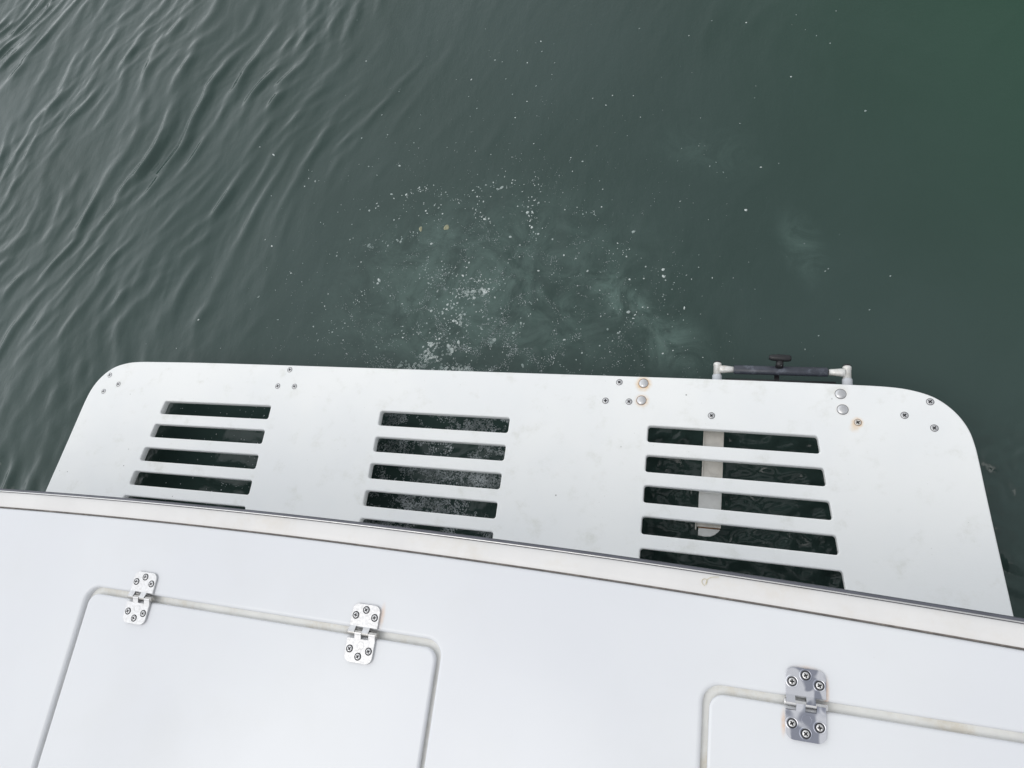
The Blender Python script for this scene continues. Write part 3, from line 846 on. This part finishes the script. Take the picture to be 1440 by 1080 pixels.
lid(-1.2580, -0.6520, 'white hatch lid at the far left')

# ---- rub rail
sweep_arc("caulk_line", [(-0.0012, DZ - 0.006), (-0.0012, DZ - 0.0012), (0.0008, DZ - 0.0008), (0.0008, DZ - 0.006)], -0.3745, M['caulk'], boat, smooth=False)
rail = sweep_arc("rub_rail", [(0.0, DZ - 0.03), (0.0, DZ - 0.0010), (0.0012, DZ + 0.0002), (0.008, DZ + 0.0008), (0.018, DZ + 0.0006), (0.0238, DZ - 0.0004), (0.0255, DZ - 0.0022), (0.0262, DZ - 0.006), (0.0262, DZ - 0.03)],
                 -0.3742, M['strip'], boat)
rail['label'] = 'cream rub rail along the edge of the transom'
def circ(cu, cz, r, n=12): return [(cu + r * math.cos(2 * math.pi * k / n), cz + r * math.sin(2 * math.pi * k / n)) for k in range(n)]
sweep_arc("rail_insert", circ(0.0282, DZ - 0.0072, 0.0044, 16), -0.3742, M['rail_dark'], rail)
sweep_arc("rail_trim", circ(0.0275, DZ - 0.0030, 0.0010, 10), -0.3742, M['steel'], rail)
sweep_arc("rail_lower_trim", circ(0.0308, DZ - 0.0042, 0.0007, 8), -0.3742, M['rail_dark'], rail)

# ---- hull and cockpit
hull_o = front(-0.3640) + [(1.5, -4.6), (-1.5, -4.6)]
pit = rrect(-1.30, -4.4, 1.30, -1.10, 0.08, 6)
hull = slab("hull", [list(reversed(hull_o)), pit], -0.9, DZ - 0.0305, 0.002, M['gel'], boat, res=1)
side = slab("side_deck", [[(1.5, -1.0605), (1.5, -4.6), (-1.5, -4.6), (-1.5, -1.0605)], rrect(-1.27, -4.4, 1.27, -1.08, 0.05, 6)], DZ - 0.030, DZ, 0.006, M['gel'], boat, res=3)
bm = bmesh.new(); box(bm, -1.32, -4.42, -0.12, 1.32, -1.08, -0.08); bm_obj("cockpit_floor", bm, M['strip'], boat)

# ---- hinges
def leaf_bm(upper):
    """one hinge leaf lying flat, knuckle axis along x at y = 0, with rounded outer corners"""
    w = 0.0218; s = 1 if upper else -1
    top = 0.0385 if upper else 0.0392
    bm = bmesh.new()
    t0, t1 = 0.0, 0.0030
    r = 0.0095
    out = [(-w, s * 0.0075), (w, s * 0.0075)]
    for cx, a0 in ((w - r, 0), (-(w - r), 90)):
        for k in range(8):
            a = R(a0 + 90 * k / 7); out.append((cx + r * math.cos(a), s * (top - r + r * math.sin(a))))
    def prism(pts, z0, z1, bev=0.0006):
        lo = [bm.verts.new((x, y, z0)) for x, y in pts]; hi = [bm.verts.new((x, y, z1 - bev)) for x, y in pts]
        cx = sum(p[0] for p in pts) / len(pts); cy = sum(p[1] for p in pts) / len(pts)
        ins = [bm.verts.new((x + (cx - x) * 0.025, y + (cy - y) * 0.03, z1)) for x, y in pts]
        n = len(pts)
        for k in range(n):
            k2 = (k + 1) % n
            bm.faces.new((lo[k], lo[k2], hi[k2], hi[k])); bm.faces.new((hi[k], hi[k2], ins[k2], ins[k]))
        bm.faces.new(ins); bm.faces.new(list(reversed(lo)))
    prism(out, t0, t1)
    q = 2 * w / 4
    for j in ((0, 2) if upper else (1, 3)):
        xa = -w + j * q + 0.0005; xb = xa + q - 0.0010
        prof = []                                   # knuckle wrapped round the pin
        for k in range(15):
            a = R(90 - s * 0 + (-s) * (k * 230 / 14))
            prof.append((0.0046 * math.cos(a) * 1.0, 0.0014 + 0.0046 * math.sin(a)))
        prof = [(s * 0.0085, 0.0030), (s * 0.0045, 0.0044)] + [(-y_ if False else y_, z_) for y_, z_ in prof] + [(s * 0.0045, 0.0002), (s * 0.0085, 0.0)]
        A = [bm.verts.new((xa, y_, max(z_, -0.0036))) for y_, z_ in prof]; Bv = [bm.verts.new((xb, y_, max(z_, -0.0036))) for y_, z_ in prof]
        n = len(prof)
        for k in range(n):
            f = bm.faces.new((A[k], A[(k + 1) % n], Bv[(k + 1) % n], Bv[k])); f.smooth = False
        bm.faces.new(A); bm.faces.new(list(reversed(Bv)))
    bmesh.ops.recalc_face_normals(bm, faces=bm.faces)
    return bm
def mesh_from(bm, name, mats):
    me = bpy.data.meshes.new(name); bm.normal_update(); bm.to_mesh(me); bm.free()
    for m_ in mats: me.materials.append(m_)
    return me
def ring_mesh(name, r0, r1, h, mat):
    bm = bmesh.new(); na = 32; rr = []
    for r_, z_ in ((r0, 0), (r0 + (r1 - r0) * 0.3, h), (r0 + (r1 - r0) * 0.7, h), (r1, 0)):
        rr.append([bm.verts.new((r_ * math.cos(2 * math.pi * k / na), r_ * math.sin(2 * math.pi * k / na), z_)) for k in range(na)])
    for a, b in zip(rr, rr[1:]):
        for k in range(na):
            f = bm.faces.new((a[k], b[k], b[(k + 1) % na], a[(k + 1) % na])); f.smooth = True
    return mesh_from(bm, name, [mat])
for kind, mat, xlist in (('matt', M['steel_matt'], [(-0.1955, 'matt hinge at the left end of the left hatch'), (0.1955, 'matt hinge at the right end of the left hatch')]),
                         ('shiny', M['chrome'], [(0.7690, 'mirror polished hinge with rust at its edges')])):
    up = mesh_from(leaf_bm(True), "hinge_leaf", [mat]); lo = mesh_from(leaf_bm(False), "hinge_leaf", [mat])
    hs = screw_mesh("hinge_screw", 0.0040, 0.0011, [mat if kind == 'matt' else M['steel'], M['grime'], M['grime']], ring=1.30)
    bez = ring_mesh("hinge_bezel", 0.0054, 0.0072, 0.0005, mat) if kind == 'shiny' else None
    emb = ring_mesh("hinge_emblem", 0.0050, 0.0056, 0.00025, mat)
    for x, lab in xlist:
        hg = empty("hinge", (x, -0.4945, DZ), boat); hg['label'] = lab
        z = DZ + 0.0003
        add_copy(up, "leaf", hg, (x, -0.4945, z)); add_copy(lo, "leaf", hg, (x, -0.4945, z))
        bm = bmesh.new(); sx = 0.0236
        lathe_tube(bm, (-sx, 0, 0.0014), (1, 0, 0), [(0, 0.0028), (0.0008, 0.0036), (0.0018, 0.0036), (2 * sx - 0.0018, 0.0036), (2 * sx - 0.0008, 0.0036), (2 * sx, 0.0028)], 20)
        bm_obj("pin", bm, M['pin'] if kind == 'matt' else M['steel'], hg, (x, -0.4945, z))
        for j, (dx_, dy_) in enumerate(((0, 0.031), (-0.0147, 0.0225), (0.0147, 0.0222), (-0.0147, -0.0222), (0, -0.0308), (0.0147, -0.0222))):
            add_copy(hs, "screw", hg, (x + dx_, -0.4945 + dy_, z + 0.0031), random.uniform(0, 1.5))
            if bez: add_copy(bez, "screw_bezel", hg, (x + dx_, -0.4945 + dy_, z + 0.0030))
        add_copy(emb, "emblem", hg, (x + 0.001, -0.4945 - 0.0165, z + 0.0030))

# a loose yellowish fibre lying on the rub rail
bm = bmesh.new()
fx, fy = 0.652, -0.372
loop = [(0.0, -0.004), (-0.003, -0.0015), (-0.0035, 0.002), (-0.001, 0.0042), (0.002, 0.0035), (0.0025, 0.0005), (0.001, -0.003), (0.003, 0.004), (0.009, 0.0075), (0.017, 0.0085)]
lp = catmull(loop, 5)
for a, b in zip(lp, lp[1:]): tube(bm, (a[0], a[1], 0), (b[0], b[1], 0), 0.00034, seg=6, cap=False)
fib = bm_obj("fibre", bm, simple("fibre_yellow", (0.64, 0.58, 0.40), 0.7), None, (fx, fy + 0.0, DZ + 0.0012), True)
fib['label'] = 'tiny yellowish curled fibre lying on the cream rub rail'; fib['category'] = 'fibre'
